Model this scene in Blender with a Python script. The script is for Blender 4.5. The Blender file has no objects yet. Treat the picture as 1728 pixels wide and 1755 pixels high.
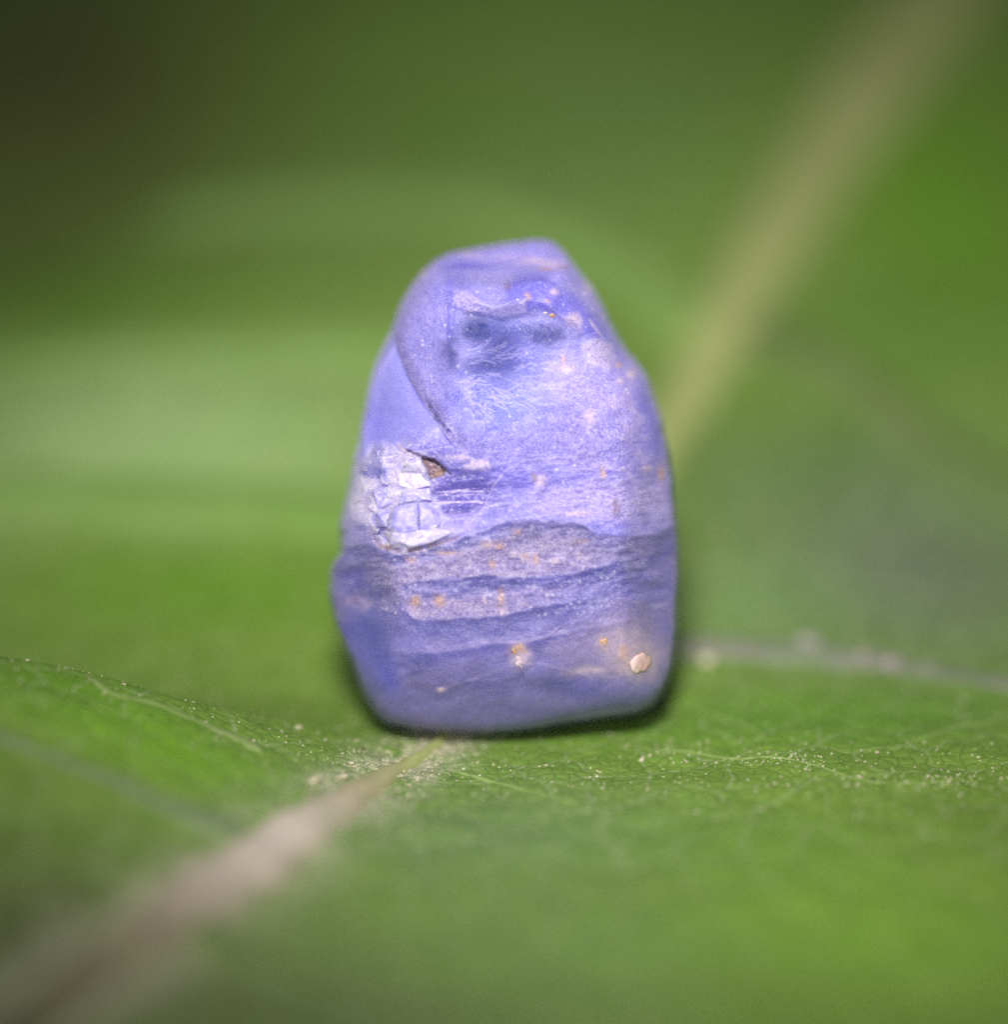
import bpy, bmesh, math
import numpy as np
from mathutils import Vector, noise as mnoise

# ------------------------------------------------------------------ scene, camera, light
sc = bpy.context.scene
COL = sc.collection
PITCH = math.radians(15.0)
DF = 60.0                 # focus distance; 1 unit = 1 mm, 100 photo pixels = 1 unit in the focus plane
DS = 62.1                 # distance of the widest section of the stone
UP = np.array([0.0, math.sin(PITCH), math.cos(PITCH)])
FW = np.array([0.0, math.cos(PITCH), -math.sin(PITCH)])
RT = np.array([1.0, 0.0, 0.0])
CAM = -(DS * FW) + UP * (3.725 * DS / DF)

cam_d = bpy.data.cameras.new("camera")
cam = bpy.data.objects.new("camera", cam_d)
COL.objects.link(cam)
cam.location = CAM
cam.rotation_euler = (math.pi / 2 - PITCH, 0, 0)
cam_d.sensor_fit = 'HORIZONTAL'
cam_d.sensor_width = 22.3
cam_d.lens = 22.3 * DF / 17.28
cam_d.clip_start = 0.5
cam_d.clip_end = 2000
cam_d.dof.use_dof = True
cam_d.dof.focus_distance = DF
APER = 5.6                                     # diameter of the entrance pupil in mm
cam_d.dof.aperture_fstop = cam_d.lens / 1000 / APER
sc.camera = cam

w = bpy.data.worlds.new("World")
sc.world = w
w.use_nodes = True
w.node_tree.nodes["Background"].inputs[0].default_value = (0.75, 0.82, 0.9, 1)
w.node_tree.nodes["Background"].inputs[1].default_value = 0.06
sc.cycles.use_denoising = False     # the photograph was taken at a high ISO and shows its grain
sc.view_settings.view_transform = 'Standard'
sc.view_settings.look = 'None'
sc.view_settings.exposure = 0.0
sc.view_settings.gamma = 1.0


def lamp(name, pos, aim, size, size_y, power, color, spread=180):
    d = bpy.data.lights.new(name, 'AREA')
    d.shape = 'RECTANGLE'
    d.size, d.size_y, d.energy, d.color = size, size_y, power, color
    d.spread = math.radians(spread)
    o = bpy.data.objects.new(name, d)
    COL.objects.link(o)
    o.location = pos
    o.rotation_euler = (Vector(aim) - Vector(pos)).to_track_quat('-Z', 'Y').to_euler()
    return o


# the flash above the lens, with its diffuser
key_pos = CAM + UP * 23 - RT * 1.5 + FW * 9
lamp("flash_lamp", key_pos, (2.2, 6.0, 3.6), 10, 5, 2950, (1.0, 0.96, 0.92), 42)
# weaker fill lamp added beside the lens to lift the stone's lower front
lamp("added_fill_lamp", CAM + UP * 4 - RT * 7, (1.5, 3.5, 3), 3, 5, 620, (1.0, 0.97, 0.94), 42)

# ------------------------------------------------------------------ helpers
def lin(r, g, b):
    c = np.array([r, g, b], float) / 255.0
    return np.where(c <= 0.04045, c / 12.92, ((c + 0.055) / 1.055) ** 2.4)


def sstep(a, b, x):
    t = np.clip((x - a) / (b - a), 0, 1)
    return t * t * (3 - 2 * t)


def vnoise(x, y, seed=0):
    xi = np.floor(x).astype(np.int64)
    yi = np.floor(y).astype(np.int64)
    fx, fy = x - xi, y - yi
    fx = fx * fx * fx * (fx * (fx * 6 - 15) + 10)
    fy = fy * fy * fy * (fy * (fy * 6 - 15) + 10)

    def h(a, b):
        n = (a * 374761393 + b * 668265263 + seed * 974634777) & 0xFFFFFFFF
        n = ((n ^ (n >> 13)) * 1274126177) & 0xFFFFFFFF
        n = ((n ^ (n >> 16)) * 2246822519) & 0xFFFFFFFF
        n = n ^ (n >> 15)
        return (n & 0xFFFFFF) / float(0xFFFFFF)
    v = (h(xi, yi) * (1 - fx) + h(xi + 1, yi) * fx) * (1 - fy) + (h(xi, yi + 1) * (1 - fx) + h(xi + 1, yi + 1) * fx) * fy
    return v * 2 - 1


def fbm(x, y, oct=4, seed=0, gain=0.5):
    s = 0; a = 1; t = 0
    for k in range(oct):
        s = s + a * vnoise(x * 2 ** k + 17.3 * k, y * 2 ** k - 9.1 * k, seed + k * 31)
        t += a; a *= gain
    return s / t


def spline(pts, n=12):
    P = np.array(pts, float)
    out = []
    for i in range(len(P) - 1):
        p0 = P[max(i - 1, 0)]; p1 = P[i]; p2 = P[i + 1]; p3 = P[min(i + 2, len(P) - 1)]
        for k in range(n):
            t = k / n
            out.append(0.5 * ((2 * p1) + (-p0 + p2) * t + (2 * p0 - 5 * p1 + 4 * p2 - p3) * t * t + (-p0 + 3 * p1 - 3 * p2 + p3) * t ** 3))
    out.append(P[-1])
    return np.array(out)


def seg_dist(x, y, P, closed=False):
    """distance to a polyline; also the parameter 0..1 along it"""
    d = np.full(x.shape, 1e9); par = np.zeros(x.shape)
    n = len(P); m = n if closed else n - 1
    for i in range(m):
        a = P[i]; b = P[(i + 1) % n]
        e = b - a
        L = e @ e + 1e-12
        t = np.clip(((x - a[0]) * e[0] + (y - a[1]) * e[1]) / L, 0, 1)
        q = np.hypot(x - a[0] - t * e[0], y - a[1] - t * e[1])
        c = q < d
        d = np.where(c, q, d); par = np.where(c, (i + t) / m, par)
    return d, par


def inside(x, y, P):
    r = np.zeros(x.shape, bool)
    n = len(P)
    for i in range(n):
        x0, y0 = P[i]; x1, y1 = P[(i + 1) % n]
        if y0 == y1:
            continue
        c = ((y0 > y) != (y1 > y)) & (x < (x1 - x0) * (y - y0) / (y1 - y0) + x0)
        r ^= c
    return r


def poly_mask(x, y, P, feather):
    """1 inside the outline, 0 outside, soft over 'feather'"""
    P = np.array(P, float)
    out = np.zeros(x.shape)
    bb = (x > P[:, 0].min() - feather) & (x < P[:, 0].max() + feather) & (y > P[:, 1].min() - feather) & (y < P[:, 1].max() + feather)
    xs, ys = x[bb], y[bb]
    d, _ = seg_dist(xs, ys, P, True)
    s = np.where(inside(xs, ys, P), d, -d)
    out[bb] = sstep(-feather, feather, s)
    return out


def stroke_mask(x, y, P, wd, soft=None, taper=True):
    P = np.array(P, float)
    soft = wd if soft is None else soft
    r = wd + soft
    out = np.zeros(x.shape)
    bb = (x > P[:, 0].min() - r) & (x < P[:, 0].max() + r) & (y > P[:, 1].min() - r) & (y < P[:, 1].max() + r)
    if not bb.any():
        return out
    d, par = seg_dist(x[bb], y[bb], P)
    ww = wd * (np.sqrt(np.clip(4 * par * (1 - par), 0, 1)) if taper else 1.0)
    out[bb] = 1 - sstep(0, 1, np.clip((d - ww * 0.4) / (ww * 0.6 + soft * 0.5 + 1e-6), 0, 1))
    if taper:
        out[bb] *= np.clip(4 * par * (1 - par) * 3, 0, 1)
    return out


def blob(x, y, cx, cy, rx, ry, ang=0.0):
    c, s = math.cos(math.radians(ang)), math.sin(math.radians(ang))
    u = (x - cx) * c + (y - cy) * s
    v = -(x - cx) * s + (y - cy) * c
    return np.exp(-((u / rx) ** 2 + (v / ry) ** 2))


def mesh_np(name, V, F4, mat, parent=None, attrs=None, smooth=True):
    me = bpy.data.meshes.new(name)
    n = len(V)
    k = F4.shape[1]
    me.vertices.add(n)
    me.vertices.foreach_set("co", np.ascontiguousarray(V, dtype=np.float32).ravel())
    me.loops.add(F4.size)
    me.loops.foreach_set("vertex_index", np.ascontiguousarray(F4, dtype=np.int32).ravel())
    me.polygons.add(len(F4))
    me.polygons.foreach_set("loop_start", np.arange(0, F4.size, k, dtype=np.int32))
    me.polygons.foreach_set("use_smooth", np.full(len(F4), smooth))
    me.update(calc_edges=True)
    me.validate()
    if attrs:
        for an, av in attrs.items():
            if av.ndim == 2:
                a = me.attributes.new(an, 'FLOAT_COLOR', 'POINT')
                a.data.foreach_set("color", np.hstack([np.clip(av, 0, 1), np.ones((n, 1))]).astype(np.float32).ravel())
            else:
                a = me.attributes.new(an, 'FLOAT', 'POINT')
                a.data.foreach_set("value", av.astype(np.float32))
    me.materials.append(mat)
    o = bpy.data.objects.new(name, me)
    COL.objects.link(o)
    if parent:
        o.parent = parent
    return o


def thing(name, label, cat, loc=(0, 0, 0), group=None):
    o = bpy.data.objects.new(name, None)
    COL.objects.link(o)
    o.location = loc
    o.empty_display_size = 0.5
    o['label'] = label; o['category'] = cat
    if group:
        o['group'] = group
    return o


# ---- materials
class NT:
    def __init__(s, name):
        s.m = bpy.data.materials.new(name); s.m.use_nodes = True
        s.t = s.m.node_tree; s.b = s.t.nodes["Principled BSDF"]

    def n(s, typ, **kw):
        nd = s.t.nodes.new(typ)
        for k, v in kw.items():
            if k.startswith('i_'):
                key = k[2:]
                nd.inputs[int(key) if key.isdigit() else key.replace('_', ' ')].default_value = v
            else:
                setattr(nd, k, v)
        return nd

    def l(s, a, b):
        s.t.links.new(a, b)

    def math(s, op, a, b=None, c=None):
        nd = s.n('ShaderNodeMath', operation=op)
        for i, v in enumerate((a, b, c)):
            if v is None: continue
            if isinstance(v, (int, float)): nd.inputs[i].default_value = v
            else: s.l(v, nd.inputs[i])
        return nd.outputs[0]

    def mix(s, f, a, b, blend='MIX'):
        nd = s.n('ShaderNodeMix', data_type='RGBA', blend_type=blend)
        for i, v in ((0, f), (6, a), (7, b)):
            if isinstance(v, (int, float)): nd.inputs[i].default_value = v
            elif isinstance(v, tuple): nd.inputs[i].default_value = v
            else: s.l(v, nd.inputs[i])
        return nd.outputs[2]

    def ramp(s, f, stops):
        nd = s.n('ShaderNodeValToRGB')
        while len(nd.color_ramp.elements) < len(stops):
            nd.color_ramp.elements.new(0.5)
        for e, (p, c) in zip(nd.color_ramp.elements, stops):
            e.position = p; e.color = c if len(c) == 4 else (*c, 1)
        s.l(f, nd.inputs[0])
        return nd.outputs[0]


def mat_crystal():
    t = NT("rough_sapphire")
    b = t.b
    co = t.n('ShaderNodeTexCoord').outputs['Object']
    col = t.n('ShaderNodeAttribute', attribute_name='col').outputs['Color']
    fr = t.n('ShaderNodeAttribute', attribute_name='frost').outputs['Fac']
    gl = t.n('ShaderNodeAttribute', attribute_name='gloss').outputs['Fac']
    n1 = t.n('ShaderNodeTexNoise', i_Scale=16.0, i_Detail=4.0, i_Roughness=0.65); t.l(co, n1.inputs['Vector'])
    n2 = t.n('ShaderNodeTexNoise', i_Scale=34.0, i_Detail=3.0, i_Roughness=0.7); t.l(co, n2.inputs['Vector'])
    vo = t.n('ShaderNodeTexVoronoi', i_Scale=22.0, feature='F1'); t.l(co, vo.inputs['Vector'])
    # fine pale grain of the frosted skin
    g = t.ramp(n2.outputs['Fac'], [(0.50, (0, 0, 0)), (0.68, (1, 1, 1))])
    gf = t.math('MULTIPLY', g, t.math('MULTIPLY_ADD', fr, 0.62, 0.07))
    c1 = t.mix(gf, col, (*lin(226, 212, 248), 1))
    d = t.ramp(n1.outputs['Fac'], [(0.36, (1, 1, 1)), (0.50, (0, 0, 0))])
    df = t.math('MULTIPLY', d, t.math('MULTIPLY_ADD', fr, 0.42, 0.05))
    c2 = t.mix(df, c1, (*lin(78, 70, 150), 1))
    t.l(c2, b.inputs['Base Color'])
    cl_ = t.n('ShaderNodeAttribute', attribute_name='clear').outputs['Fac']
    t.l(t.math('MULTIPLY_ADD', cl_, 0.38, 0.16), b.inputs['Transmission Weight'])
    b.inputs['Subsurface Weight'].default_value = 0.85
    b.inputs['Sheen Weight'].default_value = 0.20
    b.inputs['Sheen Roughness'].default_value = 0.45
    b.inputs['Sheen Tint'].default_value = (0.72, 0.70, 1.0, 1)
    b.inputs['Subsurface Radius'].default_value = (0.9, 0.9, 1.15)
    b.inputs['Subsurface Scale'].default_value = 0.55
    t.l(t.math('SUBTRACT', 1.55, t.math('MULTIPLY', cl_, 0.2)), b.inputs['IOR'])
    t.l(t.math('SUBTRACT', 0.36, t.math('MULTIPLY', cl_, 0.3)), b.inputs['Specular IOR Level'])
    t.l(t.math('SUBTRACT', 0.56, t.math('MAXIMUM', t.math('MULTIPLY', gl, 0.2), t.math('MULTIPLY', fr, 0.22))), b.inputs['Roughness'])
    b1 = t.n('ShaderNodeBump', i_Distance=0.05); t.l(n2.outputs['Fac'], b1.inputs['Height'])
    t.l(t.math('MULTIPLY_ADD', fr, 0.6, 0.06), b1.inputs['Strength'])
    b2 = t.n('ShaderNodeBump', i_Distance=0.05); t.l(vo.outputs['Distance'], b2.inputs['Height'])
    t.l(t.math('MULTIPLY', fr, 0.5), b2.inputs['Strength'])
    t.l(b1.outputs[0], b2.inputs['Normal'])
    t.l(b2.outputs[0], b.inputs['Normal'])
    return t.m


def mat_plain(name, c1, c2, scale, rough, sss=0.0, spec=0.5, bump=0.3, trans=0.0):
    t = NT(name); b = t.b
    co = t.n('ShaderNodeTexCoord').outputs['Object']
    n = t.n('ShaderNodeTexNoise', i_Scale=scale, i_Detail=4.0); t.l(co, n.inputs['Vector'])
    f = t.ramp(n.outputs['Fac'], [(0.38, (0, 0, 0)), (0.62, (1, 1, 1))])
    t.l(t.mix(f, (*c1, 1), (*c2, 1)), b.inputs['Base Color'])
    b.inputs['Roughness'].default_value = rough
    b.inputs['Specular IOR Level'].default_value = spec
    b.inputs['Subsurface Weight'].default_value = sss
    b.inputs['Subsurface Radius'].default_value = (0.8, 0.8, 1.0)
    b.inputs['Subsurface Scale'].default_value = 0.35
    b.inputs['Transmission Weight'].default_value = trans
    bp = t.n('ShaderNodeBump', i_Strength=bump, i_Distance=0.04)
    t.l(n.outputs['Fac'], bp.inputs['Height']); t.l(bp.outputs[0], b.inputs['Normal'])
    return t.m


def mat_leaf():
    t = NT("leaf_skin"); b = t.b
    co = t.n('ShaderNodeTexCoord').outputs['Object']
    col = t.n('ShaderNodeAttribute', attribute_name='col').outputs['Color']
    dust = t.n('ShaderNodeAttribute', attribute_name='dust').outputs['Fac']
    wn = t.n('ShaderNodeTexNoise', i_Scale=0.9, i_Detail=3.0); t.l(co, wn.inputs['Vector'])
    wm = t.n('ShaderNodeVectorMath', operation='MULTIPLY_ADD'); t.l(wn.outputs['Color'], wm.inputs[0])
    wm.inputs[1].default_value = (0.9, 0.9, 0.0); t.l(co, wm.inputs[2])
    v1 = t.n('ShaderNodeTexVoronoi', i_Scale=0.9, feature='DISTANCE_TO_EDGE', voronoi_dimensions='2D'); t.l(wm.outputs[0], v1.inputs['Vector'])
    v2 = t.n('ShaderNodeTexVoronoi', i_Scale=3.6, feature='DISTANCE_TO_EDGE', voronoi_dimensions='2D'); t.l(wm.outputs[0], v2.inputs['Vector'])
    n1 = t.n('ShaderNodeTexNoise', i_Scale=1.5, i_Detail=6.0, i_Roughness=0.7); t.l(co, n1.inputs['Vector'])
    n2 = t.n('ShaderNodeTexNoise', i_Scale=26.0, i_Detail=3.0, i_Roughness=0.7); t.l(co, n2.inputs['Vector'])
    e1 = t.ramp(v1.outputs['Distance'], [(0.0, (1, 1, 1)), (0.05, (0, 0, 0))])
    e2 = t.ramp(v2.outputs['Distance'], [(0.0, (1, 1, 1)), (0.10, (0, 0, 0))])
    mo = t.ramp(n1.outputs['Fac'], [(0.3, (0, 0, 0)), (0.7, (1, 1, 1))])
    c = t.mix(t.math('MULTIPLY', mo, 0.75), col, (0.62, 0.72, 0.55, 1), 'MULTIPLY')
    c = t.mix(t.math('MULTIPLY', t.math('MULTIPLY', e1, mo), 0.75), c, (*lin(172, 186, 140), 1))
    c = t.mix(t.math('MULTIPLY', e2, 0.55), c, (*lin(70, 105, 45), 1))
    sp = t.ramp(n2.outputs['Fac'], [(0.60, (0, 0, 0)), (0.72, (1, 1, 1))])
    c = t.mix(t.math('MULTIPLY', sp, t.math('MULTIPLY_ADD', dust, 0.75, 0.10)), c, (*lin(205, 200, 175), 1))
    t.l(c, b.inputs['Base Color'])
    b.inputs['Roughness'].default_value = 0.40
    b.inputs['Specular IOR Level'].default_value = 0.42
    b1 = t.n('ShaderNodeBump', i_Strength=0.5, i_Distance=0.10); t.l(v1.outputs['Distance'], b1.inputs['Height'])
    b2 = t.n('ShaderNodeBump', i_Strength=0.5, i_Distance=0.05); t.l(v2.outputs['Distance'], b2.inputs['Height'])
    b3 = t.n('ShaderNodeBump', i_Strength=0.7, i_Distance=0.03); t.l(n2.outputs['Fac'], b3.inputs['Height'])
    t.l(b1.outputs[0], b2.inputs['Normal']); t.l(b2.outputs[0], b3.inputs['Normal']); t.l(b3.outputs[0], b.inputs['Normal'])
    return t.m


# ------------------------------------------------------------------ leaf surface
def leaf_h(x, y):
    x = np.asarray(x, float); y = np.asarray(y, float)
    yb = np.maximum(y, 0)
    yf = np.minimum(y, 0)
    h = 0.46 * yb ** 2 / (yb + 9.0) - 0.0065 * yf ** 2
    # shallow dish and tilt across
    h = h + 0.030 * x * sstep(-10, 2, y) * np.exp(-np.maximum(y, 0) / 12)
    # crest of the left half, in line with the front of the stone
    amp = 2.35 * sstep(-1.2, -9.5, x) ** 0.9 + 0.25 * sstep(-10, -20, x)
    yc = -2.35 + 0.05 * (x + 4)
    wd = np.where(y > yc, 2.6, 8.5)
    h = h + amp * np.exp(-((y - yc) / wd) ** 2)
    # quilting between the side veins
    h = h + 0.25 * np.sin(0.42 * (y * 0.9 + 0.35 * np.abs(x - 0.35 * y)) + 1.0) * sstep(1.5, 9, np.abs(x - 0.42 * y)) * sstep(2, 10, y)
    # groove along the midrib, small unevenness
    h = h + 0.10 * fbm(x * 0.35, y * 0.35, 3, 5) * sstep(0.5, 3.5, np.hypot(x, y)) + 0.045 * fbm(x * 1.3, y * 1.3, 3, 9)
    # far left margin droops
    q = np.maximum((-x * 0.75 + y * 0.66) - 27.0, 0)
    h = h - 0.035 * q ** 2
    return h


def leaf_pt(px, py):
    """point of the leaf seen at a photo pixel"""
    d = FW * DF + RT * (px - 864) / 100 - UP * (py - 877.5) / 100
    t = np.linspace(0.45, 2.4, 3000)
    P = CAM[None] + t[:, None] * d[None]
    below = P[:, 2] < leaf_h(P[:, 0], P[:, 1])
    i = int(np.argmax(below)) if below.any() else len(t) - 1
    lo, hi = t[max(i - 1, 0)], t[i]
    for _ in range(20):
        m = (lo + hi) / 2
        p = CAM + m * d
        if p[2] < leaf_h(p[0], p[1]): hi = m
        else: lo = m
    return CAM + hi * d


xs = np.concatenate([np.linspace(-34, -9.5, 60, endpoint=False), np.linspace(-9.5, 9.5, 480, endpoint=False), np.linspace(9.5, 34, 60)])
ys = np.concatenate([np.linspace(-24, -7, 60, endpoint=False), np.linspace(-7, 2.5, 380, endpoint=False), np.linspace(2.5, 62, 200)])
GX, GY = np.meshgrid(xs, ys)
X, Y = GX.ravel(), GY.ravel()
Z = leaf_h(X, Y)
base = lin(128, 158, 70)
lcol = np.tile(base, (len(X), 1))
nz = fbm(X * 0.10, Y * 0.10, 4, 3)[:, None]
lcol = lcol * (1 + 0.16 * nz)
# pigment, with sheen and the flash falloff in the corners painted in: px, py, rx, ry of a patch as seen, colour, weight
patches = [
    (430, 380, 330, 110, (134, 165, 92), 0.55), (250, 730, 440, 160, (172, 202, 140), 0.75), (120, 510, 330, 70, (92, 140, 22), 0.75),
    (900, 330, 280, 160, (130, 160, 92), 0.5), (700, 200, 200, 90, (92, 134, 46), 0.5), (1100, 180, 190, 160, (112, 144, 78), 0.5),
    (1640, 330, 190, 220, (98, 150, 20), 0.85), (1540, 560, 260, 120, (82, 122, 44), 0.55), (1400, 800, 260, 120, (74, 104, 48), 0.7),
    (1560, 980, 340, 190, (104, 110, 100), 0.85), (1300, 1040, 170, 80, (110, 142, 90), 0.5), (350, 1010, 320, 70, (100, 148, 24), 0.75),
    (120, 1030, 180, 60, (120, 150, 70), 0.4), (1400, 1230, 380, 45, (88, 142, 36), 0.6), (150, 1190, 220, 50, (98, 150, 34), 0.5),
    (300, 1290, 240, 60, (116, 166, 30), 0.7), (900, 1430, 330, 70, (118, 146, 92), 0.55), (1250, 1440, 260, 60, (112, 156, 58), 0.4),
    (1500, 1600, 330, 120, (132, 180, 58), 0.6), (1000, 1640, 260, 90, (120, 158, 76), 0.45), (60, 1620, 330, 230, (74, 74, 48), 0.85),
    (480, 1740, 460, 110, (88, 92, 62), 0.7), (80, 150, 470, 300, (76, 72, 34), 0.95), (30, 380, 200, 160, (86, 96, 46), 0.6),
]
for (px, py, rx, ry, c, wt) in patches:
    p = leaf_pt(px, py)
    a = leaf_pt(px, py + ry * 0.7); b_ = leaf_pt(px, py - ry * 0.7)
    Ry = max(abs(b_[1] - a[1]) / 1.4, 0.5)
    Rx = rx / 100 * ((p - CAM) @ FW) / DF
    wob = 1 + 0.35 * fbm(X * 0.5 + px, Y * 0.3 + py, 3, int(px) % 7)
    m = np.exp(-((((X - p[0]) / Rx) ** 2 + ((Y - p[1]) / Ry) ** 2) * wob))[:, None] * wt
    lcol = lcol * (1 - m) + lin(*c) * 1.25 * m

# course of the midrib and the side veins, as seen in the picture
mid_px = [(-60, 1830), (60, 1735), (200, 1632), (330, 1545), (450, 1462), (560, 1390), (650, 1335), (715, 1300), (752, 1272), (790, 1235), (880, 1130),
          (1010, 940), (1140, 740), (1220, 600), (1300, 452), (1400, 290), (1500, 140), (1600, 10), (1700, -120)]
mid_w = [.42, .42, .42, .48, .50, .36, .20, .12, .09, .10, .20, .36, .50, .62, .76, .95, 1.12, 1.2, 1.2]
M3 = np.array([leaf_pt(*p) for p in mid_px])
Mp = spline(M3[:, :2], 8)
Mw = np.interp(np.linspace(0, 1, len(Mp)), np.linspace(0, 1, len(mid_w)), mid_w)
dm, par = seg_dist(X, Y, Mp)
wloc = np.interp(par, np.linspace(0, 1, len(Mw)), Mw)
# dusty beige scurf on both sides of the midrib in front of the stone
front = sstep(1.0, -0.5, Y)
sc_n = fbm(X * 1.6, Y * 1.6, 4, 21) * 0.5 + 0.5
scurf = front * np.exp(-(dm / (0.60 + wloc * 0.6)) ** 2) * sstep(0.25, 0.6, sc_n + 0.25 * np.exp(-(dm / 0.3) ** 2))
pz = leaf_pt(700, 1318)
scurf = np.maximum(scurf, 0.9 * np.exp(-(((X - pz[0]) / 0.9) ** 2 + ((Y - pz[1]) / 1.0) ** 2)) * sstep(0.45, 0.65, sc_n))
pz2 = leaf_pt(745, 1275)
lcol_s = np.exp(-(((X - pz2[0]) / 0.55) ** 2 + ((Y - pz2[1]) / 0.5) ** 2)) * sstep(0.40, 0.6, sc_n)
scurf = np.maximum(scurf, lcol_s)
lcol = lcol * (1 - scurf[:, None] * 0.75) + lin(212, 202, 184) * scurf[:, None] * 0.75
near = 0.5 * np.exp(-((Y + 2.0) / 2.2) ** 2) * (0.5 + 0.5 * fbm(X * 0.8, Y * 0.8, 3, 44))
dustv = np.clip(scurf + near * 0.55, 0, 1)
Z = Z + scurf * 0.03 * fbm(X * 6, Y * 6, 3, 77)
# the groove that the midrib lies in
Z = Z - 0.10 * np.exp(-(dm / (wloc * 1.6 + 0.15)) ** 2) * np.clip(wloc * 2, 0, 1)

side_veins = [   # pixels, half width (mm), height, colour
    ([(420, 1420), (330, 1395), (200, 1340), (90, 1295), (-60, 1250)], 0.34, 0.05, 5),
    ([(450, 1290), (400, 1262), (280, 1210), (150, 1158), (40, 1128), (-60, 1120)], 0.22, 0.04, 0),
    ([(780, 1322), (870, 1345), (960, 1368), (1060, 1392)], 0.07, 0.03, 0),
    ([(1105, 1286), (1180, 1288), (1260, 1300), (1335, 1298), (1400, 1312), (1470, 1335), (1560, 1342), (1640, 1336), (1680, 1340)], 0.045, 0.03, 0),
    ([(1640, 1336), (1690, 1300), (1760, 1280)], 0.03, 0.02, 0),
    ([(1150, 1112), (1260, 1112), (1400, 1122), (1540, 1140), (1660, 1160), (1800, 1180)], 0.55, 0.08, 2),
    ([(1180, 1215), (1260, 1238), (1310, 1262), (1320, 1296)], 0.05, 0.03, 0),
    ([(1560, 1270), (1640, 1245), (1760, 1225)], 0.09, 0.03, 0),
    ([(1000, 980), (700, 900), (400, 862), (100, 850), (-100, 850)], 0.9, 0.2, 4),
    ([(1130, 760), (850, 620), (500, 590), (200, 600), (-100, 640)], 0.8, 0.2, 4),
    ([(1230, 600), (1000, 420), (760, 350), (520, 350), (250, 380)], 1.0, 0.2, 4),
    ([(1260, 560), (1450, 640), (1600, 760), (1780, 860)], 0.7, 0.2, 3),
    ([(300, 1560), (420, 1640), (600, 1700), (800, 1760)], 0.4, 0.1, 3),
]
SV = []
for pts, hw, hh, ck in side_veins:
    P3 = np.array([leaf_pt(*p) for p in pts])
    SV.append((spline(P3[:, :2], 8), hw, hh, ck))

ny, nx = len(ys), len(xs)
idx = np.arange(nx * ny).reshape(ny, nx)
F = np.stack([idx[:-1, :-1], idx[:-1, 1:], idx[1:, 1:], idx[1:, :-1]], -1).reshape(-1, 4)
leaf = thing("leaf", "broad green leaf with a pale midrib, lying under the blue stone", "leaf")
# a wavy margin, the blade ends well outside the picture but at the far left
keep = ((-X * 0.75 + Y * 0.66) < 41.0 + 1.2 * np.sin(Y * 0.6))
kf = keep[F].all(1)
used = np.unique(F[kf]); remap = np.full(len(X), -1); remap[used] = np.arange(len(used))
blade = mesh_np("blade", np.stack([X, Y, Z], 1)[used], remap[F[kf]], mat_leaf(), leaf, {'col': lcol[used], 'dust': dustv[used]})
sol = blade.modifiers.new("thickness", 'SOLIDIFY'); sol.thickness = 0.25; sol.offset = -1


def rib(name, P, W, H, mat, lift=0.0, seed=0):
    """a rounded rib lying in the leaf skin along a path"""
    P = np.asarray(P); n = len(P)
    T = np.gradient(P, axis=0); T /= np.linalg.norm(T, axis=1)[:, None] + 1e-9
    N = np.stack([-T[:, 1], T[:, 0]], 1)
    K = 11
    V = []
    for j in range(K):
        a = math.pi * j / (K - 1)
        off = -math.cos(a); up = math.sin(a)
        wob = 1 + 0.18 * vnoise(np.arange(n) * 0.7, np.full(n, off * 1.5), seed)
        q = P + N * (off * W * wob)[:, None]
        z = leaf_h(q[:, 0], q[:, 1]) - 0.06 + lift + (H + 0.06) * up * wob
        V.append(np.stack([q[:, 0], q[:, 1], z], 1))
    V = np.array(V)
    id_ = np.arange(K * n).reshape(K, n)
    Fq = np.stack([id_[:-1, :-1], id_[:-1, 1:], id_[1:, 1:], id_[1:, :-1]], -1).reshape(-1, 4)
    return mesh_np(name, V.reshape(-1, 3), Fq[:, ::-1], mat, leaf)


m_mid = NT("midrib_skin")
_a = m_mid.n('ShaderNodeTexCoord').outputs['Object']
_s = m_mid.n('ShaderNodeSeparateXYZ'); m_mid.l(_a, _s.inputs[0])
_n = m_mid.n('ShaderNodeTexNoise', i_Scale=1.1, i_Detail=4.0); m_mid.l(_a, _n.inputs['Vector'])
_y = m_mid.n('ShaderNodeMapRange', i_1=-14.0, i_2=0.0); m_mid.l(_s.outputs[1], _y.inputs[0])
_c = m_mid.ramp(_y.outputs[0], [(0.0, tuple(lin(74, 78, 48))), (0.18, tuple(lin(96, 92, 68))), (0.30, tuple(lin(134, 124, 104))), (0.47, tuple(lin(206, 192, 178))), (0.60, tuple(lin(208, 198, 178))), (0.76, tuple(lin(180, 172, 130))), (0.88, tuple(lin(168, 178, 110)))])
_c2 = m_mid.mix(m_mid.math('MULTIPLY', m_mid.ramp(_n.outputs['Fac'], [(0.4, (0, 0, 0)), (0.65, (1, 1, 1))]), 0.4), _c, (*lin(150, 152, 110), 1))
m_mid.l(_c2, m_mid.b.inputs['Base Color']); m_mid.b.inputs['Roughness'].default_value = 0.5
rib("midrib", Mp, Mw, 0.05 + Mw * 0.35, m_mid.m, 0.0, 2)
vm = [mat_plain("side_vein_green", lin(142, 162, 98), lin(128, 156, 80), 1.2, 0.5),
      mat_plain("side_vein_pale", lin(176, 196, 160), lin(130, 162, 104), 2.2, 0.45),
      mat_plain("side_vein_grey", lin(124, 136, 108), lin(134, 134, 122), 0.5, 0.55),
      mat_plain("side_vein_dull", lin(96, 116, 62), lin(110, 126, 74), 0.6, 0.55),
      mat_plain("side_vein_soft", lin(134, 168, 92), lin(120, 156, 76), 0.3, 0.5),
      mat_plain("side_vein_dusky", lin(120, 136, 100), lin(112, 132, 86), 0.3, 0.55)]
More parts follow.
